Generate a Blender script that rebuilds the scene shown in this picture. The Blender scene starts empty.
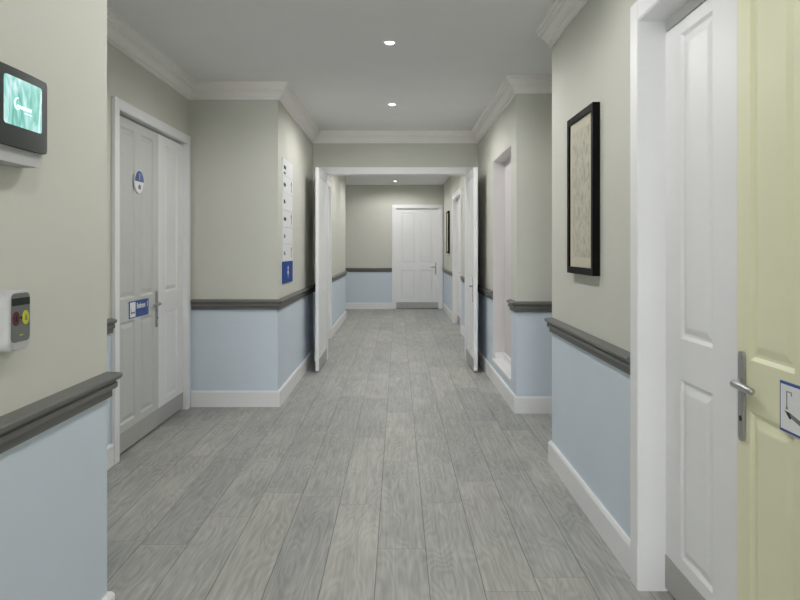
import bpy, bmesh, math, random
from mathutils import Vector, Matrix
PI = math.pi
random.seed(4)
scene = bpy.context.scene
COL = scene.collection

# ------------------------------------------------------------------ materials
def new_mat(name):
    m = bpy.data.materials.new(name); m.use_nodes = True
    nt = m.node_tree; b = nt.nodes['Principled BSDF']
    return m, nt, b

def srgb(r, g, b):
    f = lambda c: (c/255/12.92) if c/255 <= .04045 else ((c/255+.055)/1.055)**2.4
    return (f(r), f(g), f(b), 1)

def paint(name, col, rough=.6, spec=.3, bump=.02, scale=220, var=.03, metal=0.0):
    """plain painted / moulded surface: a whisper of tone variation and an eggshell bump"""
    m, nt, b = new_mat(name)
    n = nt.nodes; l = nt.links
    tc = n.new('ShaderNodeTexCoord')
    ns = n.new('ShaderNodeTexNoise'); ns.inputs['Scale'].default_value = 3.0; ns.inputs['Detail'].default_value = 3
    l.new(tc.outputs['Object'], ns.inputs['Vector'])
    mx = n.new('ShaderNodeMix'); mx.data_type = 'RGBA'
    mx.inputs['A'].default_value = tuple(c*(1-var) for c in col[:3])+(1,)
    mx.inputs['B'].default_value = tuple(min(1, c*(1+var)) for c in col[:3])+(1,)
    l.new(ns.outputs['Fac'], mx.inputs['Factor'])
    l.new(mx.outputs['Result'], b.inputs['Base Color'])
    b.inputs['Roughness'].default_value = rough
    b.inputs['Specular IOR Level'].default_value = spec
    b.inputs['Metallic'].default_value = metal
    if bump > 0:
        n2 = n.new('ShaderNodeTexNoise'); n2.inputs['Scale'].default_value = scale; n2.inputs['Detail'].default_value = 2
        l.new(tc.outputs['Object'], n2.inputs['Vector'])
        bp = n.new('ShaderNodeBump'); bp.inputs['Strength'].default_value = bump; bp.inputs['Distance'].default_value = .002
        l.new(n2.outputs['Fac'], bp.inputs['Height']); l.new(bp.outputs['Normal'], b.inputs['Normal'])
    return m

def emissive(name, col, strength):
    m, nt, b = new_mat(name)
    b.inputs['Base Color'].default_value = col
    b.inputs['Emission Color'].default_value = col
    b.inputs['Emission Strength'].default_value = strength
    return m

M = {}
M['beige'] = paint('wall_paint_beige', (.665, .663, .593, 1), .75, .2)
M['blue'] = paint('wall_paint_blue', (.675, .755, .835, 1), .75, .2)
M['ceil'] = paint('ceiling_paint', (.85, .85, .845, 1), .9, .1)
M['white'] = paint('white_gloss_paint', (.88, .88, .88, 1), .42, .35, bump=0)
M['cornice'] = paint('cornice_plaster', (.91, .89, .86, 1), .7, .2, bump=0)
M['dado'] = paint('dado_grey', (.15, .15, .14, 1), .45, .4, bump=.02)
M['reveal'] = paint('alcove_lining', (.72, .69, .69, 1), .6, .25, bump=0)
M['greydoor'] = paint('grey_door_paint', (.575, .585, .56, 1), .45, .35, bump=0)
M['yellow'] = paint('yellow_door_paint', (.84, .83, .59, 1), .45, .35, bump=0)
M['kick'] = paint('kick_plate_grey', (.44, .44, .42, 1), .5, .4, bump=.03, scale=90)
M['steel'] = paint('satin_steel', (.45, .45, .45, 1), .34, .5, bump=0, metal=.9)
M['keyhole'] = paint('keyhole_dark', (.03, .03, .03, 1), .5, .3, bump=0)
M['black'] = paint('black_frame', (.004, .004, .004, 1), .6, .1, bump=.02)
M['mount'] = paint('cream_mount', (.64, .60, .48, 1), .85, .1)
M['signblue'] = paint('sign_blue', (.030, .085, .30, 1), .4, .4, bump=0)
M['arrowblue'] = paint('arrow_panel_blue', (.003, .055, .30, 1), .5, .12, bump=0)
M['discblue'] = paint('disc_blue', (.07, .115, .32, 1), .45, .4, bump=0)
M['signwhite'] = paint('sign_white', (.82, .83, .83, 1), .5, .3, bump=0)
M['ink'] = paint('dark_ink', (.03, .03, .032, 1), .6, .2, bump=0)
M['greyink'] = paint('grey_ink', (.22, .22, .22, 1), .6, .2, bump=0)
M['charcoal'] = paint('charcoal_plastic', (.028, .036, .034, 1), .45, .4, bump=.02)
M['plastic'] = paint('pale_grey_plastic', (.54, .54, .54, 1), .45, .35, bump=0)
M['fascia'] = paint('grey_fascia', (.15, .165, .158, 1), .45, .35, bump=0)
M['lcd'] = paint('dark_display', (.006, .012, .011, 1), .2, .5, bump=0)
M['maroon'] = paint('maroon_button', (.11, .008, .022, 1), .4, .4, bump=0)
M['yellowbtn'] = paint('yellow_button', (.58, .58, .015, 1), .4, .4, bump=0)
M['lens'] = emissive('lamp_lens', (1, .99, .96, 1), 6)
M['logo'] = emissive('screen_logo_white', (.86, 1, .97, 1), .95)

def floor_material():
    m, nt, b = new_mat('grey_oak_planks'); n = nt.nodes; l = nt.links
    tc = n.new('ShaderNodeTexCoord'); sep = n.new('ShaderNodeSeparateXYZ'); l.new(tc.outputs['Object'], sep.inputs[0])
    def mth(op, a, bb=None, c=None):
        x = n.new('ShaderNodeMath'); x.operation = op
        for i, v in enumerate((a, bb, c)):
            if v is None: continue
            if isinstance(v, (int, float)): x.inputs[i].default_value = v
            else: l.new(v, x.inputs[i])
        return x.outputs[0]
    W, L = .207, 1.28
    xr = mth('DIVIDE', mth('ADD', sep.outputs['X'], .088), W)
    row = mth('FLOOR', xr); fx = mth('FRACT', xr)
    wn = n.new('ShaderNodeTexWhiteNoise'); wn.noise_dimensions = '1D'; l.new(row, wn.inputs['W'])
    yr = mth('ADD', mth('DIVIDE', sep.outputs['Y'], L), wn.outputs['Value'])
    cell = mth('FLOOR', yr); fy = mth('FRACT', yr)
    cmb = n.new('ShaderNodeCombineXYZ'); l.new(row, cmb.inputs[0]); l.new(cell, cmb.inputs[1])
    wn2 = n.new('ShaderNodeTexWhiteNoise'); wn2.noise_dimensions = '2D'; l.new(cmb.outputs[0], wn2.inputs['Vector'])
    rnd = wn2.outputs['Value']
    # seams
    ex = mth('MULTIPLY', mth('MINIMUM', fx, mth('SUBTRACT', 1, fx)), W)
    ey = mth('MULTIPLY', mth('MINIMUM', fy, mth('SUBTRACT', 1, fy)), L)
    sx = n.new('ShaderNodeMapRange'); sx.inputs['From Min'].default_value = .0006; sx.inputs['From Max'].default_value = .0026; l.new(ex, sx.inputs['Value'])
    sy = n.new('ShaderNodeMapRange'); sy.inputs['From Min'].default_value = .0006; sy.inputs['From Max'].default_value = .0026; l.new(ey, sy.inputs['Value'])
    seam = mth('MULTIPLY', sx.outputs[0], mth('ADD', mth('MULTIPLY', sy.outputs[0], .6), .4))
    # grain coordinates shifted per plank
    def coord(kx, ky):
        c = n.new('ShaderNodeCombineXYZ')
        l.new(mth('MULTIPLY', sep.outputs['X'], kx), c.inputs[0])
        l.new(mth('MULTIPLY', sep.outputs['Y'], ky), c.inputs[1])
        l.new(mth('MULTIPLY', rnd, 37.0), c.inputs[2])
        return c.outputs[0]
    g1 = n.new('ShaderNodeTexNoise'); g1.inputs['Scale'].default_value = 1; g1.inputs['Detail'].default_value = 5; g1.inputs['Roughness'].default_value = .62
    l.new(coord(70, 3.2), g1.inputs['Vector'])
    g2 = n.new('ShaderNodeTexNoise'); g2.inputs['Scale'].default_value = 1; g2.inputs['Detail'].default_value = 1.5
    l.new(coord(7.5, 1.5), g2.inputs['Vector'])
    rings = mth('SINE', mth('MULTIPLY', g2.outputs['Fac'], 95.0))
    g3 = n.new('ShaderNodeTexNoise'); g3.inputs['Scale'].default_value = 1; g3.inputs['Detail'].default_value = 3
    l.new(coord(5, 2.2), g3.inputs['Vector'])
    # base tone per plank
    ramp = n.new('ShaderNodeValToRGB'); cr = ramp.color_ramp
    cr.elements[0].position = 0; cr.elements[0].color = (.355, .358, .338, 1)
    cr.elements[1].position = 1; cr.elements[1].color = (.435, .427, .390, 1)
    e = cr.elements.new(.5); e.color = (.395, .395, .370, 1)
    l.new(rnd, ramp.inputs['Fac'])
    v = mth('ADD', mth('ADD', mth('MULTIPLY', mth('SUBTRACT', g1.outputs['Fac'], .5), .95), mth('MULTIPLY', rings, .07)),
            mth('MULTIPLY', mth('SUBTRACT', g3.outputs['Fac'], .5), .45))
    val = mth('MULTIPLY', mth('ADD', v, 1.0), mth('ADD', mth('MULTIPLY', seam, .62), .38))
    mul = n.new('ShaderNodeMix'); mul.data_type = 'RGBA'; mul.blend_type = 'MULTIPLY'; mul.inputs['Factor'].default_value = 1
    l.new(ramp.outputs['Color'], mul.inputs['A']); l.new(val, mul.inputs['B'])
    l.new(mul.outputs['Result'], b.inputs['Base Color'])
    b.inputs['Roughness'].default_value = .5; b.inputs['Specular IOR Level'].default_value = .35
    bp = n.new('ShaderNodeBump'); bp.inputs['Strength'].default_value = .25; bp.inputs['Distance'].default_value = .002
    l.new(mth('ADD', mth('MULTIPLY', g1.outputs['Fac'], .3), seam), bp.inputs['Height']); l.new(bp.outputs['Normal'], b.inputs['Normal'])
    return m
M['floor'] = floor_material()

def screen_material():
    m, nt, b = new_mat('glowing_teal_screen'); n = nt.nodes; l = nt.links
    tc = n.new('ShaderNodeTexCoord'); mp = n.new('ShaderNodeMapping'); mp.inputs['Scale'].default_value = (24, 9, 9)
    l.new(tc.outputs['Object'], mp.inputs['Vector'])
    ns = n.new('ShaderNodeTexNoise'); ns.inputs['Scale'].default_value = 1.0; ns.inputs['Detail'].default_value = 2; ns.inputs['Distortion'].default_value = 1.2
    l.new(mp.outputs['Vector'], ns.inputs['Vector'])
    r = n.new('ShaderNodeValToRGB'); cr = r.color_ramp
    cr.elements[0].position = .30; cr.elements[0].color = srgb(88, 172, 152)
    cr.elements[1].position = .62; cr.elements[1].color = srgb(214, 246, 244)
    e = cr.elements.new(.46); e.color = srgb(148, 212, 202)
    l.new(ns.outputs['Fac'], r.inputs['Fac'])
    b.inputs['Base Color'].default_value = (.01, .02, .02, 1)
    l.new(r.outputs['Color'], b.inputs['Emission Color']); b.inputs['Emission Strength'].default_value = .92
    b.inputs['Roughness'].default_value = .25
    return m
M['screen'] = screen_material()

def print_material():
    """a faded botanical / map-like print on cream paper"""
    m, nt, b = new_mat('faded_print'); n = nt.nodes; l = nt.links
    tc = n.new('ShaderNodeTexCoord')
    mp = n.new('ShaderNodeMapping'); mp.inputs['Scale'].default_value = (22, 22, 14); l.new(tc.outputs['Object'], mp.inputs['Vector'])
    a = n.new('ShaderNodeTexNoise'); a.inputs['Scale'].default_value = 1.6; a.inputs['Detail'].default_value = 6; a.inputs['Distortion'].default_value = .8
    l.new(mp.outputs['Vector'], a.inputs['Vector'])
    r = n.new('ShaderNodeValToRGB'); cr = r.color_ramp
    cr.elements[0].position = .36; cr.elements[0].color = (.40, .40, .32, 1)
    cr.elements[1].position = .56; cr.elements[1].color = (.60, .57, .46, 1)
    e = cr.elements.new(.45); e.color = (.50, .48, .38, 1)
    l.new(a.outputs['Fac'], r.inputs['Fac']); l.new(r.outputs['Color'], b.inputs['Base Color'])
    b.inputs['Roughness'].default_value = .6; b.inputs['Specular IOR Level'].default_value = .25
    return m
M['print'] = print_material()

# ------------------------------------------------------------------ mesh helpers
def obj(name, bm, mats, parent=None, loc=(0, 0, 0), rotz=0, smooth=False):
    me = bpy.data.meshes.new(name)
    bmesh.ops.recalc_face_normals(bm, faces=bm.faces)
    bm.to_mesh(me); bm.free()
    if not isinstance(mats, (list, tuple)): mats = [mats]
    for x in mats: me.materials.append(M[x] if isinstance(x, str) else x)
    if smooth:
        for p in me.polygons: p.use_smooth = True
    o = bpy.data.objects.new(name, me); COL.objects.link(o)
    o.location = loc; o.rotation_euler = (0, 0, rotz)
    if parent: o.parent = parent
    return o

def empty(name, loc=(0, 0, 0), rotz=0):
    o = bpy.data.objects.new(name, None); COL.objects.link(o)
    o.location = loc; o.rotation_euler = (0, 0, rotz); o.empty_display_size = .1
    return o

def tag(o, label=None, cat=None, group=None, kind=None):
    if label: o['label'] = label
    if cat: o['category'] = cat
    if group: o['group'] = group
    if kind: o['kind'] = kind
    return o

def box(bm, x0, x1, y0, y1, z0, z1, mi=0, bevel=0):
    vs = [bm.verts.new((x, y, z)) for z in (z0, z1) for y in (y0, y1) for x in (x0, x1)]
    fs = [bm.faces.new([vs[i] for i in q]) for q in ((0, 2, 3, 1), (4, 5, 7, 6), (0, 1, 5, 4), (2, 6, 7, 3), (0, 4, 6, 2), (1, 3, 7, 5))]
    for f in fs: f.material_index = mi
    if bevel:
        es = list({e for f in fs for e in f.edges})
        bmesh.ops.bevel(bm, geom=es, offset=bevel, segments=2, profile=.5, affect='EDGES')

def sweep(bm, path, profile, side=1):
    """profile (d, h) swept along a ground path with mitred corners; d runs to the right of travel"""
    P = [Vector(p) for p in path]; n = len(P)
    cols = []
    for i in range(n):
        ds = []
        if i > 0: ds.append((P[i]-P[i-1]).normalized())
        if i < n-1: ds.append((P[i+1]-P[i]).normalized())
        ns = [Vector((d.y, -d.x))*side for d in ds]
        if len(ns) == 2:
            mvec = (ns[0]+ns[1]); mvec = mvec/(mvec.dot(ns[0]))
        else: mvec = ns[0]
        cols.append([bm.verts.new((P[i].x+mvec.x*d, P[i].y+mvec.y*d, h)) for d, h in profile])
    k = len(profile)
    for i in range(n-1):
        for j in range(k):
            a, b = cols[i][j], cols[i][(j+1) % k]; c, d = cols[i+1][(j+1) % k], cols[i+1][j]
            bm.faces.new((a, b, c, d))
    bm.faces.new(cols[0]); bm.faces.new(list(reversed(cols[-1])))

def outline_prism(bm, pts, y0, y1, mi=0):
    """2D outline (x, z) extruded in y"""
    a = [bm.verts.new((x, y0, z)) for x, z in pts]; b = [bm.verts.new((x, y1, z)) for x, z in pts]
    n = len(pts); fs = [bm.faces.new(a), bm.faces.new(list(reversed(b)))]
    for i in range(n): fs.append(bm.faces.new((a[i], b[i], b[(i+1) % n], a[(i+1) % n])))
    for f in fs: f.material_index = mi
    return fs

def round_rect(cx, cz, w, h, r, seg=6):
    pts = []
    for (sx, sz, a0) in ((1, -1, -PI/2), (1, 1, 0), (-1, 1, PI/2), (-1, -1, PI)):
        for k in range(seg+1):
            a = a0+PI/2*k/seg
            pts.append((cx+sx*(w/2-r)+r*math.cos(a), cz+sz*(h/2-r)+r*math.sin(a)))
    return pts

def ellipse(cx, cz, rx, rz, n=32):
    return [(cx+rx*math.cos(2*PI*k/n), cz+rz*math.sin(2*PI*k/n)) for k in range(n)]

def tube(bm, pts, rads, seg=14):
    """round bar through points with radii, capped"""
    P = [Vector(p) for p in pts]; rings = []
    for i, p in enumerate(P):
        d = (P[min(i+1, len(P)-1)]-P[max(i-1, 0)]).normalized()
        up = Vector((0, 0, 1)) if abs(d.z) < .9 else Vector((1, 0, 0))
        u = d.cross(up).normalized(); v = u.cross(d).normalized()
        rings.append([bm.verts.new(p+(u*math.cos(2*PI*k/seg)+v*math.sin(2*PI*k/seg))*rads[i]) for k in range(seg)])
    for a, b in zip(rings, rings[1:]):
        for k in range(seg): bm.faces.new((a[k], a[(k+1) % seg], b[(k+1) % seg], b[k]))
    bm.faces.new(rings[0]); bm.faces.new(list(reversed(rings[-1])))

def text_mesh(name, body, size, mat, parent, loc, rot, depth=.0006, align='LEFT', sx=1):
    c = bpy.data.curves.new(name, 'FONT'); c.body = body; c.size = size; c.offset = .0012; c.extrude = depth; c.align_x = align
    t = bpy.data.objects.new(name+'_tmp', c); COL.objects.link(t)
    dg = bpy.context.evaluated_depsgraph_get(); dg.update()
    me = bpy.data.meshes.new_from_object(t.evaluated_get(dg)); me.name = name
    COL.objects.unlink(t); bpy.data.objects.remove(t); bpy.data.curves.remove(c)
    me.materials.clear(); me.materials.append(M[mat])
    o = bpy.data.objects.new(name, me); COL.objects.link(o)
    o.location = loc; o.rotation_euler = rot; o.scale = (sx, 1, 1)
    if parent: o.parent = parent
    return o

# ------------------------------------------------------------------ dimensions (metres; x right, y forward, z up; eye at 1.29)
EYE = 1.29
XL, XR = -.98, .928
YN = 2.425                    # end of the near left wall
XLR = -1.71                   # left recess
YB = 5.875                     # wall facing us, left
YRN, YRF = 4.34, 5.645        # right recess
XRR = 1.75
YE = 8.30; YE2 = 8.42         # end wall with the double doors
H = 2.635
YBACK = -7.0
XL2, XR2 = -.98, .975
YL2 = 13.44; YF = 15.40; XL3 = -1.9
H2 = 2.65
PAINT = .835                  # beige above, blue below (hidden behind dado rail)
T = .12

# ------------------------------------------------------------------ the shell
def wall(name, p0, p1, openings=(), h=H, t=T):
    """wall along p0->p1, room on the right of travel; thickness to the left; openings (s0, s1, z0, z1)"""
    p0 = Vector(p0); p1 = Vector(p1); d = (p1-p0); Ln = d.length; d.normalize()
    nl = Vector((-d.y, d.x))
    bm = bmesh.new()
    ss = sorted({0, Ln} | {s for o in openings for s in o[:2]})
    for s0, s1 in zip(ss, ss[1:]):
        mid = (s0+s1)/2
        ops = [o for o in openings if o[0] < mid < o[1]]
        zz = sorted({0, PAINT, h} | {z for o in ops for z in o[2:] if 0 <= z <= h})
        for z0, z1 in zip(zz, zz[1:]):
            if any(o[2] <= (z0+z1)/2 <= o[3] for o in ops): continue
            a = p0+d*s0; b = p0+d*s1
            vs = []
            for z in (z0, z1):
                for q in (a, b, b+nl*t, a+nl*t): vs.append(bm.verts.new((q.x, q.y, z)))
            for q in ((0, 1, 5, 4), (1, 2, 6, 5), (2, 3, 7, 6), (3, 0, 4, 7), (0, 3, 2, 1), (4, 5, 6, 7)):
                f = bm.faces.new([vs[i] for i in q]); f.material_index = 1 if z1 <= PAINT+1e-6 else 0
    o = obj(name, bm, ['beige', 'blue'])
    tag(o, kind='structure'); return o

D1 = (4.36, 5.775)             # left recess door opening along y
D2 = (1.33, 2.715)            # right near door opening
DH1 = 2.137; DH = 2.15                     # opening height
wall('wall_left_near', (XL, YBACK), (XL, YN), t=T)
wall('wall_left_return', (XL-T, YN), (XLR-T, YN))
wall('wall_left_recess', (XLR, YN), (XLR, YB), [(D1[0]-YN, D1[1]-YN, 0, DH1)])
wall('wall_left_facing', (XLR-T, YB), (XL-T, YB))
wall('wall_left_far', (XL, YB), (XL, YE))
OX0, OX1 = -.82, .785
wall('wall_end', (XL-T, YE), (XR+T, YE), [(OX0-(XL-T), OX1-(XL-T), 0, DH)], h=H)
NZ0, NZ1, NY0, NY1 = .215, 2.14, 5.91, 7.03
wall('wall_right_far', (XR, YE), (XR, YRF), [(YE-NY1, YE-NY0, NZ0, NZ1)])
wall('wall_right_facing', (XR+T, YRF), (XRR+T, YRF))
wall('wall_right_recess', (XRR, YRF), (XRR, YRN))
wall('wall_right_return', (XRR+T, YRN), (XR+T, YRN))
wall('wall_right_near', (XR, YRN), (XR, YBACK), [(YRN-D2[1], YRN-D2[0], 0, DH)])
WB = (-.80, .75, .30, 2.40)     # opening for the added fill-light window behind the camera
wall('wall_back', (XR+T, YBACK), (XL-T, YBACK), [(XR+T-WB[1], XR+T-WB[0], WB[2], WB[3])])
# far corridor beyond the doors
D4 = (9.30, 10.31); D5 = (11.0, 12.5); D6 = (-.043, .867)
wall('wall_left_beyond', (XL2, YE2), (XL2, YL2), [(D4[0]-YE2, D4[1]-YE2, 0, DH)], h=H2)
wall('wall_left_corner', (XL2-T, YL2), (XL3, YL2), h=H2)
wall('wall_left_last', (XL3, YL2), (XL3, YF), h=H2)
wall('wall_far', (XL3-T, YF), (XR2+T, YF), [(D6[0]-(XL3-T), D6[1]-(XL3-T), 0, DH)], h=H2)
wall('wall_right_beyond', (XR2, YF), (XR2, YE2), [(YF-D5[1], YF-D5[0], 0, DH)], h=H2)

bm = bmesh.new(); box(bm, -2.2, 2.2, YBACK-T, YF+T+.2, -.05, 0)
tag(obj('floor', bm, 'floor'), kind='structure')
bm = bmesh.new(); box(bm, -2.2, 2.2, YBACK-T, YE2, H, H+.06); tag(obj('ceiling', bm, 'ceil'), kind='structure')
bm = bmesh.new(); box(bm, -2.2, 2.2, YE2, YF+T, H2, H2+.06); tag(obj('ceiling_beyond', bm, 'ceil'), kind='structure')

# alcove in the right wall: lining, raised sill, skirting
bm = bmesh.new()
xb = XR+.115
box(bm, xb, xb+.02, NY0-.02, NY1+.02, NZ0-.02, NZ1+.02)
for y0, y1 in ((NY0-.001, NY0+.004), (NY1-.004, NY1+.001)): box(bm, XR+.001, xb, y0, y1, NZ0, NZ1)
box(bm, XR+.001, xb, NY0, NY1, NZ1-.004, NZ1+.001)
n0 = obj('wall_right_alcove', bm, 'reveal'); tag(n0, kind='structure')
bm = bmesh.new()
box(bm, XR-.012, xb, NY0, NY1, NZ0-.020, NZ0+.004, bevel=.003)
box(bm, xb-.014, xb, NY0, NY1, NZ0, NZ0+.06, bevel=.003)
box(bm, XR+.02, xb-.014, NY1-.014, NY1, NZ0, NZ0+.06, bevel=.003)
tag(obj('trim_3', bm, 'white'), kind='structure')

# unseen slabs added behind the closed doors to stop light leaking in
def leak_blocker(name, x0, x1, y0, y1):
    bm = bmesh.new(); box(bm, x0, x1, y0, y1, 0, DH+.1); tag(obj(name, bm, 'beige'), kind='structure')
leak_blocker('blocker_behind_recess_door', XLR-T-.06, XLR-T-.001, D1[0]-.1, D1[1]+.1)
leak_blocker('blocker_behind_yellow_door', XR+.135, XR+.20, D2[0]-.1, D2[1]+.1)
leak_blocker('blocker_behind_left_door', XL2-T-.06, XL2-T-.001, D4[0]-.1, D4[1]+.1)
leak_blocker('blocker_behind_right_door', XR2+T+.001, XR2+T+.06, D5[0]-.1, D5[1]+.1)
leak_blocker('blocker_behind_far_door', D6[0]-.1, D6[1]+.1, YF+T+.001, YF+T+.06)

# ------------------------------------------------------------------ trims
DADO = [(0, .790), (.013, .790), (.013, .812), (.016, .815), (.023, .817), (.026, .822), (.026, .836), (.022, .839), (.022, .844), (.033, .848), (.038, .855), (.038, .862), (.035, .867), (0, .876)]
BASE = [(0, 0), (.019, 0), (.019, .118), (.012, .13), (0, .13)]
CORN = [(0, 2.503), (.014, 2.503), (.017, 2.508), (.017, 2.524), (.026, 2.527), (.029, 2.538), (.037, 2.553), (.048, 2.564), (.060, 2.570), (.060, 2.582),
        (.070, 2.584), (.074, 2.592), (.074, 2.604), (.084, 2.606), (.088, 2.614), (.088, H), (0, H)]
CA = .085                      # architrave width
left_run = [(XL, YBACK), (XL, YN), (XLR, YN), (XLR, D1[0]-.073)]
left_run2 = [(XLR+.026, YB), (XL, YB), (XL, YE), (OX0-CA-.001, YE)]
right_run = [(OX1+CA+.001, YE), (XR, YE), (XR, NY1)]
right_run2 = [(XR, NY0), (XR, YRF), (XRR, YRF), (XRR, YRN), (XR, YRN), (XR, D2[1]+CA+.002)]
right_base = [(OX1+CA+.001, YE), (XR, YE), (XR, YRF), (XRR, YRF), (XRR, YRN), (XR, YRN), (XR, D2[1]+CA+.002)]
right_run3 = [(XR, D2[0]-CA-.002), (XR, YBACK)]
far_l = [(OX0-CA, YE2), (XL2, YE2), (XL2, D4[0]-CA-.002)]
far_l2 = [(XL2, D4[1]+CA+.002), (XL2, YL2), (XL3, YL2), (XL3, YF), (D6[0]-CA-.002, YF)]
far_r = [(XR2, YF), (XR2, D5[1]+CA+.002)]
far_r2 = [(XR2, D5[0]-CA-.002), (XR2, YE2), (OX1+CA, YE2)]
def trim(name, paths, prof, mat):
    bm = bmesh.new()
    for p in paths: sweep(bm, p, prof)
    return tag(obj(name, bm, mat), kind='structure')
trim('trim_dado_left', [left_run, left_run2], DADO, 'dado')
trim('trim_dado_right', [right_run, right_run2, right_run3], DADO, 'dado')
trim('trim_dado_beyond', [far_l, far_l2, far_r, far_r2], DADO, 'dado')
trim('baseboard_left', [left_run, left_run2], BASE, 'white')
trim('baseboard_right', [right_base, right_run3], BASE, 'white')
trim('baseboard_beyond', [far_l, far_l2, far_r, far_r2], BASE, 'white')
trim('trim_cornice', [[(XL, YBACK), (XL, YN), (XLR, YN), (XLR, YB), (XL, YB), (XL, YE), (XR, YE), (XR, YRF), (XRR, YRF), (XRR, YRN), (XR, YRN), (XR, YBACK)]], CORN, 'cornice')

# ------------------------------------------------------------------ doors
def leaf_bm(W, Ht, panels, th=.042, z0=.016):
    """local: x along width, front at y=0, back at y=th; panels (u0, u1, v0, v1) moulded on both faces"""
    bm = bmesh.new()
    us = sorted({0, W} | {u for p in panels for u in p[:2]}); vs = sorted({z0, Ht} | {v for p in panels for v in p[2:]})
    for yb, sg in ((0, 1), (th, -1)):
        def V(u, v, d): return bm.verts.new((u, yb+sg*d, v))
        for u0, u1 in zip(us, us[1:]):
            for v0, v1 in zip(vs, vs[1:]):
                if any(p[0]-1e-6 <= u0 and u1 <= p[1]+1e-6 and p[2]-1e-6 <= v0 and v1 <= p[3]+1e-6 for p in panels): continue
                bm.faces.new([V(u0, v0, 0), V(u1, v0, 0), V(u1, v1, 0), V(u0, v1, 0)])
        for p in panels:
            prev = None
            for ins, dep in ((0, 0), (.004, .0025), (.012, .0085), (.020, .0085), (.040, .002), (.046, .001)):
                r = [V(p[0]+ins, p[2]+ins, dep), V(p[1]-ins, p[2]+ins, dep), V(p[1]-ins, p[3]-ins, dep), V(p[0]+ins, p[3]-ins, dep)]
                if prev:
                    for k in range(4): bm.faces.new((prev[k], prev[(k+1) % 4], r[(k+1) % 4], r[k]))
                prev = r
            bm.faces.new(prev)
    bmesh.ops.remove_doubles(bm, verts=bm.verts, dist=1e-5)
    for (a, b) in (((0, z0), (W, z0)), ((W, z0), (W, Ht)), ((W, Ht), (0, Ht)), ((0, Ht), (0, z0))):
        bm.faces.new([bm.verts.new((a[0], 0, a[1])), bm.verts.new((b[0], 0, b[1])), bm.verts.new((b[0], th, b[1])), bm.verts.new((a[0], th, a[1]))])
    bmesh.ops.remove_doubles(bm, verts=bm.verts, dist=1e-5)
    return bm

def frame_parts(par, W, Hh, front=-.026, depth=.12, stop=0, d_leaf=.03, back_casing=False, ca=None):
    """architrave on the wall face (y=0 plane, projecting to y=front), jamb linings through the wall"""
    bm = bmesh.new()
    e = 0; CA = ca or globals()['CA']
    faces = [(front, 0)] + ([(depth, depth-front)] if back_casing else [])
    for y0, y1 in faces:
        box(bm, -CA, e, y0, y1, 0, Hh+CA-.008, bevel=.004); box(bm, W-e, W+CA, y0, y1, 0, Hh+CA-.008, bevel=.004)
        box(bm, e, W-e, y0, y1, Hh-e, Hh+CA-.008, bevel=.004)
    obj('architrave', bm, 'white', par)
    bm = bmesh.new(); t = .004; f2 = front+.003; d2 = depth-front-.003 if back_casing else depth
    box(bm, .0002, t, f2, d2, 0, Hh); box(bm, W-t, W-.0002, f2, d2, 0, Hh)
    box(bm, t, W-t, f2, d2, Hh-t, Hh-.0002)
    if stop: box(bm, t, W-t, d_leaf, depth, Hh-stop, Hh-t)
    obj('door_jamb', bm, 'white', par)

def handle_parts(leaf, u, zc, dirn, y=0):
    bm = bmesh.new()
    outline_prism(bm, round_rect(u, zc-.03, .033, .262, .0164, 8), y-.009, y-.0003)
    pl = obj('handle_plate', bm, 'steel', leaf)
    tag(pl, 'satin steel handle plate')
    bm = bmesh.new()
    zl = zc+.005
    tube(bm, [(u, y-.009, zl), (u, y-.014, zl), (u, y-.024, zl)], [.015, .010, .0095])
    tube(bm, [(u-dirn*.012, y-.025, zl), (u-dirn*.009, y-.026, zl), (u+dirn*.02, y-.027, zl), (u+dirn*.065, y-.028, zl-.001), (u+dirn*.092, y-.027, zl-.003), (u+dirn*.103, y-.026, zl-.003), (u+dirn*.106, y-.025, zl-.003)],
         [.004, .0105, .0115, .0112, .0105, .0095, .004])
    for f in bm.faces: f.smooth = True
    tag(obj('lever', bm, 'steel', leaf), 'satin steel lever')
    bm = bmesh.new(); outline_prism(bm, ellipse(u, zc-.095, .0075, .0085, 16), y-.0105, y-.0085); obj('keyhole', bm, 'keyhole', leaf)
    for dz in (.083, -.143):
        bm = bmesh.new(); outline_prism(bm, ellipse(u, zc+dz, .006, .006, 14), y-.0112, y-.0085); obj('screw', bm, 'steel', leaf)

def kick(leaf, W, h0=.016, h1=.14, y=0):
    bm = bmesh.new(); box(bm, .001, W-.001, y-.003, y-.0002, h0+.001, h1, bevel=.0008)
    tag(obj('kick_plate', bm, 'kick', leaf), 'grey protective kick plate along the bottom')

def panels4(W, st, mull, top=2.055, up=.97, lo=.825, bot=.185):
    w = (W-2*st-mull)/2
    xs = [(st, st+w), (W-st-w, W-st)]
    return [(a, b, v0, v1) for a, b in xs for v0, v1 in ((up, top), (bot, lo))]
def panels2(u0, u1, top=2.055, up=.97, lo=.825, bot=.185):
    return [(u0, u1, up, top), (u0, u1, bot, lo)]
LH = 2.146

# door 1: grey leaf + narrow white leaf, left recess (front faces +x, u runs away from us)
d1 = empty('door_1', (XLR, D1[0], 0), PI/2)
tag(d1, 'grey panelled door with narrow white side leaf in the left recess', 'door', kind='structure')
frame_parts(d1, D1[1]-D1[0], DH1, stop=.02, d_leaf=.015+.042, ca=.070)
W1 = 5.18-D1[0]
lf = obj('door_leaf', leaf_bm(W1-.002, LH-.03, panels4(W1, .11, .105)), 'greydoor', d1, (.004, .015, 0)); lf['label'] = 'grey painted main leaf'
kick(lf, W1-.002); handle_parts(lf, W1-.047, .89, -1)
W1b = D1[1]-5.18
lf2 = obj('side_leaf', leaf_bm(W1b-.006, LH-.03, panels2(.15, W1b-.15)), 'white', d1, (W1+.001, .015, 0)); lf2['label'] = 'white painted narrow leaf'
kick(lf2, W1b-.006)

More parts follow.
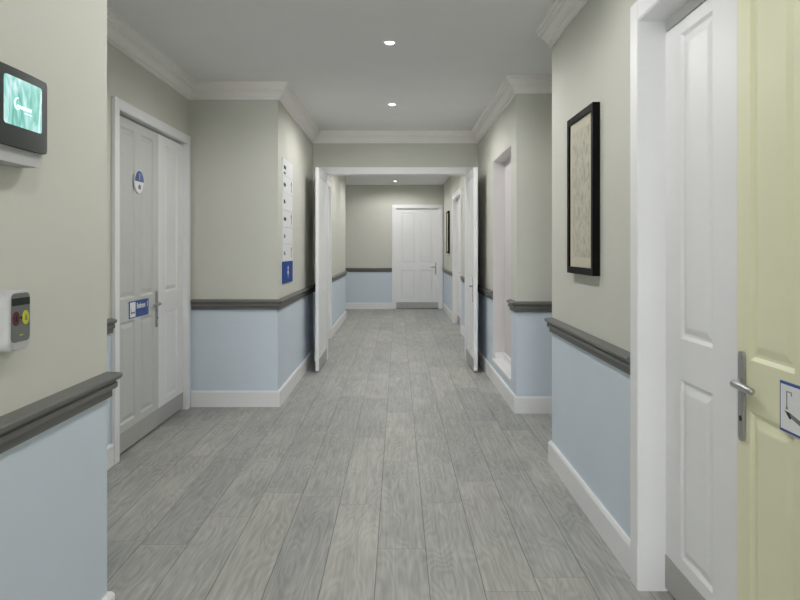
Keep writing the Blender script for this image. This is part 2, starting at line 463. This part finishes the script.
# door 2: white narrow leaf + pale yellow leaf, right near (front faces -x, u runs towards us)
d2 = empty('door_2', (XR, D2[1], 0), -PI/2)
tag(d2, 'pale yellow panelled door with narrow white side leaf, nearest on the right', 'door', kind='structure')
frame_parts(d2, D2[1]-D2[0], DH, stop=.044, d_leaf=.08)
W2b = D2[1]-2.141
lf3 = obj('side_leaf', leaf_bm(W2b-.004, LH-.044, panels2(.143, W2b-.17)), 'white', d2, (.004, .08, 0)); lf3['label'] = 'white painted narrow leaf'
kick(lf3, W2b-.004)
W2 = 2.141-D2[0]
lf4 = obj('door_leaf', leaf_bm(W2-.006, LH-.044, panels4(W2, .078, .19)), 'yellow', d2, (W2b+.001, .08, 0)); lf4['label'] = 'pale yellow main leaf'
kick(lf4, W2-.006); handle_parts(lf4, .040, .89, 1)

# door 3: pair of white leaves folded open towards us
d3 = empty('door_3', (OX0, YE, 0))
tag(d3, 'pair of white double doors standing open across the corridor', 'door', kind='structure')
frame_parts(d3, OX1-OX0, DH, front=-.022, back_casing=True)
WL = .80
p3 = panels4(WL, .10, .10)
a = obj('door_leaf', leaf_bm(WL, LH-.012, p3, th=.036), 'white', d3, (-.001, -WL-.026, 0), PI/2)
kick(a, WL)
b_ = obj('door_leaf', leaf_bm(WL, LH-.012, p3, th=.040), 'white', d3, (OX1-OX0+.001, -.026, 0), -PI/2)
kick(b_, WL); handle_parts(b_, WL-.045, .89, -1)

# doors beyond
d4 = empty('door_4', (XL2, D4[0], 0), PI/2); tag(d4, 'white door in the left wall beyond the double doors', 'door', kind='structure')
frame_parts(d4, D4[1]-D4[0], DH); w = D4[1]-D4[0]
l4 = obj('door_leaf', leaf_bm(w-.008, LH-.002, panels4(w-.008, .11, .11)), 'white', d4, (.004, .06, 0)); kick(l4, w-.008); handle_parts(l4, w-.06, .89, -1)
d5 = empty('door_5', (XR2, D5[1], 0), -PI/2); tag(d5, 'white door in the right wall beyond the double doors', 'door', kind='structure')
w = D5[1]-D5[0]; frame_parts(d5, w, DH)
l5 = obj('door_leaf', leaf_bm(.88, LH-.002, panels4(.88, .11, .11)), 'white', d5, (.004, .06, 0)); kick(l5, .88); handle_parts(l5, .835, .89, -1)
l5b = obj('side_leaf', leaf_bm(w-.89, LH-.002, panels2(.11, w-.89-.11)), 'white', d5, (.886, .06, 0)); kick(l5b, w-.89)
d6 = empty('door_6', (D6[0], YF, 0)); tag(d6, 'white panelled door at the far end of the corridor', 'door', kind='structure')
w = D6[1]-D6[0]; frame_parts(d6, w, DH)
l6 = obj('door_leaf', leaf_bm(w-.008, LH-.002, panels4(w-.008, .11, .10)), 'white', d6, (.004, .03, 0)); kick(l6, w-.008); handle_parts(l6, w-.065, .89, -1)

# ------------------------------------------------------------------ things on the walls
# framed print on the near right wall, and its twin beyond the doors
def framed_print(name, loc, rotz):
    W, Hh, dp, fr = .50, .80, .035, .034
    t = empty(name, loc, rotz)                       # local: front faces -y, wall at y=0, x across, z centred
    bm = bmesh.new()
    o = [(-W/2, -Hh/2), (W/2, -Hh/2), (W/2, Hh/2), (-W/2, Hh/2)]
    i = [(-W/2+fr, -Hh/2+fr), (W/2-fr, -Hh/2+fr), (W/2-fr, Hh/2-fr), (-W/2+fr, Hh/2-fr)]
    ring = lambda q, y: [bm.verts.new((x, y, z)) for x, z in q]
    R = [ring(o, -.001), ring(o, -dp+.002), ring([(x*.995, z*.997) for x, z in o], -dp), ring(i, -dp+.001), ring(i, -dp+.014)]
    for A, B in zip(R, R[1:]):
        for k in range(4): bm.faces.new((A[k], A[(k+1) % 4], B[(k+1) % 4], B[k]))
    bm.faces.new(R[0])
    obj('frame', bm, 'black', t)
    bm = bmesh.new(); box(bm, -W/2+fr, W/2-fr, -dp+.010, -dp+.018, -Hh/2+fr, Hh/2-fr)
    obj('mount', bm, 'mount', t)
    bm = bmesh.new(); box(bm, -W/2+fr+.055, W/2-fr-.055, -dp+.0085, -dp+.011, -Hh/2+fr+.05, Hh/2-fr-.05)
    obj('print', bm, 'print', t)
    return t
p1 = framed_print('framed_picture', (XR-.0005, 3.553, 1.563), -PI/2)
tag(p1, 'black framed faded cream print on near right wall above the dado rail', 'picture')
p2 = framed_print('framed_picture', (XR2-.0005, 13.78, 1.60), -PI/2)
tag(p2, 'narrow black framed picture seen through the open double doors', 'picture')

# curved wall screen (nurse-call style panel), near left wall; local frame: x along wall (away from us), -y into the room
scr = empty('mounted_screen', (XL, 1.7695, 1.50), PI/2)
tag(scr, 'charcoal curved wall screen glowing teal above a pale grey housing', 'screen')
HW = .1310
def bow(s): return .054+.010*(1-(s/HW)**2)            # projection
def sag(s): return -.003*(1-(s/HW)**2)
def curved_slab(bm, s0, s1, z0, z1, r, dfront, dback, n=28, m=8):
    """rounded-rectangle slab bent to the bow; dfront/dback are functions of s"""
    F, B = [], []
    for k in range(n+1):
        s = s0+(s1-s0)*(.5-.5*math.cos(PI*k/n))
        e = min(s-s0, s1-s); cut = 0 if e >= r else r-math.sqrt(max(0, r*r-(r-e)**2))
        lo, hi = z0+cut+sag(s), z1-cut+sag(s)
        F.append([bm.verts.new((s, -dfront(s), lo+(hi-lo)*j/m)) for j in range(m+1)])
        B.append([bm.verts.new((s, -dback(s), lo+(hi-lo)*j/m)) for j in range(m+1)])
    for k in range(n):
        for j in range(m):
            bm.faces.new((F[k][j], F[k+1][j], F[k+1][j+1], F[k][j+1])); bm.faces.new((B[k][j], B[k][j+1], B[k+1][j+1], B[k+1][j]))
        bm.faces.new((F[k][0], B[k][0], B[k+1][0], F[k+1][0])); bm.faces.new((F[k][m], F[k+1][m], B[k+1][m], B[k][m]))
    for k in (0, n):
        for j in range(m): bm.faces.new((F[k][j], F[k][j+1], B[k][j+1], B[k][j]))
bm = bmesh.new(); curved_slab(bm, -.128, .128, 0, .212, .030, lambda s: bow(s)-.012, lambda s: .0005)
hs = obj('housing', bm, 'plastic', scr); hs['label'] = 'pale grey housing behind the dark front'
bm = bmesh.new(); curved_slab(bm, -HW, HW, .037, .225, .012, lambda s: bow(s), lambda s: bow(s)-.0115)
obj('front_panel', bm, 'charcoal', scr)
bm = bmesh.new(); curved_slab(bm, -.0885, .0885, .087, .203, .008, lambda s: bow(s)+.0015, lambda s: bow(s)-.002)
sc = obj('display', bm, 'screen', scr); sc['label'] = 'glowing teal display with white script logo'
# white script mark: a swash followed by joined letter strokes
bm = bmesh.new()
def on(s, z): return (s, -(bow(s)+.0022), z+sag(s))
sw = [on(-.037+.012*math.cos(a), .141+.014*math.sin(a)) for a in [PI*.38+PI*1.27*k/14 for k in range(15)]]
tube(bm, sw, [.0004+.0015*math.sin(PI*k/14) for k in range(15)], 6)
wv = [on(-.038+.066*k/40, .1345+.0040*math.sin(k*1.15)) for k in range(41)]
tube(bm, wv, [.0009]*41, 6)
wv = [on(-.006+.034*k/12, .1235) for k in range(13)]
tube(bm, wv, [.0007]*13, 6)
obj('logo', bm, 'logo', sc)

# call unit below it
cu = empty('mounted_call_unit', (XL, 1.783, 1.112), PI/2)
tag(cu, 'small white call unit with maroon and yellow buttons above near dado rail', 'call unit')
def bulge_prism(bm, outline, y_back, y_front, inset, ybev):
    cx = sum(p[0] for p in outline)/len(outline); cz = sum(p[1] for p in outline)/len(outline)
    def ring(f, y):
        return [bm.verts.new((cx+(x-cx)*(1-f/.06), y, cz+(z-cz)*(1-f/.08))) for x, z in outline]
    R = [ring(0, y_back), ring(0, y_front+ybev), ring(inset*.35, y_front+ybev*.3), ring(inset, y_front)]
    n = len(outline)
    for A, B in zip(R, R[1:]):
        for k in range(n): bm.faces.new((A[k], A[(k+1) % n], B[(k+1) % n], B[k]))
    bm.faces.new(R[0]); bm.faces.new(list(reversed(R[-1])))
bm = bmesh.new(); bulge_prism(bm, round_rect(0, 0, .108, .150, .026, 8), 0, -.045, .006, .012)
ho = obj('housing', bm, 'plastic', cu); ho['label'] = 'white rounded housing'
bm = bmesh.new()
pts = round_rect(-.001, .008, .086, .120, .014, 6)
outline_prism(bm, pts, -.0468, -.044); obj('fascia', bm, 'fascia', cu)
bm = bmesh.new(); outline_prism(bm, round_rect(-.001, .047, .084, .018, .002, 3), -.0475, -.0460); obj('display', bm, 'lcd', cu)
for u, mm, nm, lab in ((-.025, 'maroon', 'button', 'round maroon button'), (.020, 'yellowbtn', 'button', 'round yellow button')):
    bm = bmesh.new(); outline_prism(bm, ellipse(u, .006, .0155, .0178, 28), -.0485, -.0460)
    bo = obj(nm, bm, mm, cu); bo['label'] = lab
    bm = bmesh.new()                                  # small bell-like mark on each button
    outline_prism(bm, [(u-.006, -.001), (u+.006, -.001), (u+.004, .004), (u+.003, .011), (u, .014), (u-.003, .011), (u-.004, .004)], -.0490, -.0480)
    obj('symbol', bm, 'ink' if mm == 'maroon' else 'greyink', bo)
bm = bmesh.new(); outline_prism(bm, ellipse(0, .007, .0035, .0035, 14), -.0480, -.0460); obj('sensor', bm, 'lcd', cu)
bm = bmesh.new(); box(bm, -.008, .010, -.0472, -.0462, -.037, -.0345); obj('mark', bm, 'yellowbtn', cu)['label'] = 'tiny yellow marking'

# directory sign: six white slats and a blue arrow panel, left wall
ds = empty('directory_sign', (XL, 6.36, 0), PI/2)
tag(ds, 'tall white directory sign with blue arrow panel on left wall', 'sign')
sl = .1475; SW = .56
for k in range(6):
    z1 = 2.062-k*sl; z0 = z1-sl+.003
    bm = bmesh.new(); box(bm, -SW/2, SW/2, -.008, -.0005, z0, z1, bevel=.001)
    s = obj('slat', bm, 'signwhite', ds)
    # short dark word and, on some slats, a small arrow at the right end
    zc = (z0+z1)/2; ink = 'ink' if k < 4 else 'greyink'
    def word(n_letters, x, zb, hs):
        """a short unreadable word as one strip of letter shapes on a thin baseline"""
        bm = bmesh.new(); x0 = x
        for c in range(n_letters):
            wch = random.choice((.016, .020, .024)); outline_prism(bm, [(x, zb), (x+wch, zb), (x+wch*.8, zb+(hs[0] if c == 0 else random.choice(hs[1:]))), (x+wch*.1, zb+hs[-1])], -.0092, -.0078); x += wch
        bmesh.ops.remove_doubles(bm, verts=bm.verts, dist=1e-5)
        obj('word', bm, ink, s)
    word(6 if k in (0, 1, 3) else 4, -SW/2+.05, zc-.018, (.036, .034, .026))
    if k == 0: word(5, -SW/2+.05, z0+.012, (.020, .018, .014))
    if k in (1, 3, 5):
        bm = bmesh.new(); a = SW/2-.079
        outline_prism(bm, [(a-.006, zc-.045), (a+.006, zc-.045), (a+.006, zc+.02), (a+.026, zc+.02), (a, zc+.055), (a-.026, zc+.02), (a-.006, zc+.02)], -.0092, -.0078)
        obj('arrow', bm, ink, s)
bm = bmesh.new(); box(bm, -SW/2, SW/2, -.009, -.0005, .992, 2.062-6*sl, bevel=.001)
bp_ = obj('arrow_panel', bm, 'arrowblue', ds); bp_['label'] = 'blue bottom panel with a white arrow'
bm = bmesh.new(); zc = 1.08
outline_prism(bm, ellipse(0, zc, .040, .020, 24), -.0102, -.0088)
box(bm, -.007, .007, -.0102, -.0088, zc-.045, zc+.05)
outline_prism(bm, [(-.04, zc+.03), (0, zc+.062), (.04, zc+.03)], -.0102, -.0088)
obj('arrow', bm, 'signwhite', bp_)

# oval door plate on the grey door; blue name sign below it (both rest on the leaf face)
XD1 = XLR-.015
od = empty('door_plate', (XD1, 4.775, 1.733), PI/2)
tag(od, 'round blue and white plate high on the grey door', 'sign')
bm = bmesh.new(); bulge_prism(bm, ellipse(0, 0, .082, .078, 40), -.0003, -.010, .003, .004); obj('plate', bm, 'signwhite', od)
bm = bmesh.new(); n = 24
outline_prism(bm, [(.0795*math.cos(PI*k/n), .0755*math.sin(PI*k/n)-.004*math.sin(PI*k/n)) for k in range(n+1)], -.0115, -.0095)
up = obj('upper_half', bm, 'discblue', od); up['label'] = 'blue upper half'
text_mesh('number', '1', .062, 'signwhite', up, (0, -.0118, .012), (PI/2, 0, 0), align='CENTER')
bm = bmesh.new(); outline_prism(bm, [(-.022, -.048), (.020, -.052), (.026, -.028), (.004, -.018), (-.016, -.026)], -.0115, -.0095); obj('drawing', bm, 'greyink', od)

def door_sign(name, loc, rotz, W=.355, Hh=.110, icon='bed', text=None):
    t = empty(name, loc, rotz)
    bm = bmesh.new(); box(bm, 0, W, -.005, -.0003, 0, Hh, bevel=.0008); obj('plate', bm, 'signblue', t)
    q = Hh-.014
    bm = bmesh.new(); box(bm, .007, .007+q, -.0062, -.0048, .007, Hh-.007); pic = obj('picture_panel', bm, 'signwhite', t)
    pic['label'] = 'white square with a small drawing'
    bm = bmesh.new(); y0, y1 = -.0072, -.006
    if icon == 'bed':
        box(bm, .022, .026, y0, y1, .022, .062); box(bm, .026, .088, y0, y1, .030, .040); box(bm, .086, .090, y0, y1, .022, .046)
        obj('drawing', bm, 'greyink', pic)
    else:
        # pipe with a hooked top over a slanting dark wedge
        for (a, b2, c, d) in ((.036, .0385, .064, .108), (.036, .060, .106, .108), (.0575, .060, .098, .108)): box(bm, a, b2, y0, y1, c, d)
        outline_prism(bm, [(.033, .061), (.042, .061), (.040, .068), (.035, .068)], y0, y1)
        obj('pipe_drawing', bm, 'greyink', pic)
        bm = bmesh.new(); outline_prism(bm, [(.028, .056), (.052, .054), (.060, .042), (.052, .038)], y0, y1); obj('wedge_drawing', bm, 'ink', pic)
        bm = bmesh.new(); outline_prism(bm, [(.052, .054), (.100, .044), (.098, .032), (.060, .042)], y0, y1); obj('tail_drawing', bm, 'greyink', pic)
    for word, x in (text or ()): text_mesh('lettering', word, .052, 'signwhite', t, (x, -.0056, Hh*.52), (PI/2, 0, 0), sx=.80)
    return t
s1 = door_sign('door_sign', (XD1, 4.612, .838), PI/2, text=(('Bedroom', .128), ('1', .316)))
tag(s1, 'blue name sign with white square on the grey door beside the handle', 'sign')
s2 = door_sign('door_sign', (XR+.08, 1.892, .815), -PI/2, W=.42, Hh=.130, icon='shower')
tag(s2, 'blue bordered white pictogram sign on the pale yellow door', 'sign')

# ------------------------------------------------------------------ downlights
def downlight(y, h, label, x=-.055, power=39):
    t = empty('downlight', (x, y, h)); tag(t, label, 'ceiling light', 'recessed ceiling spotlights')
    bm = bmesh.new(); n = 32
    prof = [(.030, -.0005), (.030, -.003), (.034, -.006), (.040, -.005), (.043, -.0005)]
    R = [[bm.verts.new((r*math.cos(2*PI*k/n), r*math.sin(2*PI*k/n), z)) for k in range(n)] for r, z in prof]
    for A, B in zip(R, R[1:]+R[:1]):
        for k in range(n): bm.faces.new((A[k], A[(k+1) % n], B[(k+1) % n], B[k]))
    obj('trim_ring', bm, 'white', t, smooth=True)
    bm = bmesh.new()
    top = [bm.verts.new((.030*math.cos(2*PI*k/n), .030*math.sin(2*PI*k/n), -.0005)) for k in range(n)]
    bot = [bm.verts.new((.024*math.cos(2*PI*k/n), .024*math.sin(2*PI*k/n), -.011)) for k in range(n)]
    for k in range(n): bm.faces.new((top[k], top[(k+1) % n], bot[(k+1) % n], bot[k]))
    bm.faces.new(top); bm.faces.new(list(reversed(bot)))
    ln = obj('lens', bm, 'lens', t); ln['label'] = 'glowing lens'
    L = bpy.data.lights.new('downlight_lamp', 'SPOT'); L.energy = power; L.spot_size = math.radians(172); L.spot_blend = .42
    L.shadow_soft_size = .03; L.color = (1, .995, .99)
    lo = bpy.data.objects.new('downlight_lamp', L); COL.objects.link(lo); lo.location = (x, y, h-.018)
    return t
downlight(4.69, H, 'bright recessed ceiling spotlight nearest the camera in view', power=54)
downlight(6.70, H, 'bright recessed ceiling spotlight just before the double doors', power=52)
downlight(14.5, H2, 'small recessed ceiling spotlight beyond the open double doors')
# the same row continues overhead and behind the camera, and beyond the doors (out of view)
for i, (y, h) in enumerate(((2.69, H), (.69, H), (-1.31, H), (-3.3, H), (-5.3, H), (9.0, H2), (10.9, H2), (12.7, H2))):
    lab = ['recessed ceiling spotlight overhead, just ahead of the camera', 'recessed ceiling spotlight directly above the camera', 'recessed ceiling spotlight just behind the camera',
           'recessed ceiling spotlight well behind the camera', 'recessed ceiling spotlight by the added window behind the camera', 'recessed ceiling spotlight just past the double doors', 'recessed ceiling spotlight second past the double doors',
           'recessed ceiling spotlight third past the double doors'][i]
    downlight(y, h, lab, power=37 if y == 2.69 else 30 if y < 2 else 38)

# ------------------------------------------------------------------ unseen window added behind the camera to brighten the facing surfaces
win = empty('fill_window_1', ((WB[0]+WB[1])/2, YBACK, WB[2])); tag(win, 'tall unseen window added behind the camera for fill light', 'window', kind='structure')
ww, wh = WB[1]-WB[0], WB[3]-WB[2]
bm = bmesh.new()
for x0, x1, z0, z1 in ((-ww/2, -ww/2+.05, 0, wh), (ww/2-.05, ww/2, 0, wh), (-ww/2+.05, ww/2-.05, 0, .05), (-ww/2+.05, ww/2-.05, wh-.05, wh), (-.02, .02, .05, wh-.05)):
    box(bm, x0, x1, -.08, -.03, z0, z1)
obj('fill_window_frame', bm, 'white', win)
m, nt, b = new_mat('clear_glass'); nt.nodes.remove(b)
tr = nt.nodes.new('ShaderNodeBsdfTransparent'); gl = nt.nodes.new('ShaderNodeBsdfGlossy'); gl.inputs['Roughness'].default_value = .02
mx = nt.nodes.new('ShaderNodeMixShader'); mx.inputs[0].default_value = .05
nt.links.new(tr.outputs[0], mx.inputs[1]); nt.links.new(gl.outputs[0], mx.inputs[2]); nt.links.new(mx.outputs[0], nt.nodes['Material Output'].inputs[0])
M['glass'] = m
for x0, x1 in ((-ww/2+.05, -.02), (.02, ww/2-.05)):
    bm = bmesh.new(); box(bm, x0, x1, -.058, -.052, .05, wh-.05); obj('fill_window_pane', bm, 'glass', win)
pl = bpy.data.lights.new('fill_window_portal', 'AREA'); pl.shape = 'RECTANGLE'; pl.size = ww; pl.size_y = wh; pl.cycles.is_portal = True
po = bpy.data.objects.new('fill_window_portal', pl); COL.objects.link(po); po.location = ((WB[0]+WB[1])/2, YBACK-.14, (WB[2]+WB[3])/2); po.rotation_euler = (PI/2, 0, PI)

# ------------------------------------------------------------------ world, camera, view
w = bpy.data.worlds.new('world'); scene.world = w; w.use_nodes = True
w.node_tree.nodes['Background'].inputs[0].default_value = (.97, .985, 1, 1); w.node_tree.nodes['Background'].inputs[1].default_value = 18
cd = bpy.data.cameras.new('camera'); cam = bpy.data.objects.new('camera', cd); COL.objects.link(cam)
cam.location = (0, 0, EYE); cam.rotation_euler = (PI/2, 0, 0)
cd.sensor_fit = 'HORIZONTAL'; cd.sensor_width = 36; cd.lens = 720/800*36
cd.shift_x = 2/800; cd.shift_y = -51.5/800
cd.clip_start = .02; cd.clip_end = 100
scene.camera = cam
vs = scene.view_settings
vs.view_transform = 'Standard'; vs.look = 'None'; vs.gamma = 1; vs.exposure = .15; vs.use_curve_mapping = False
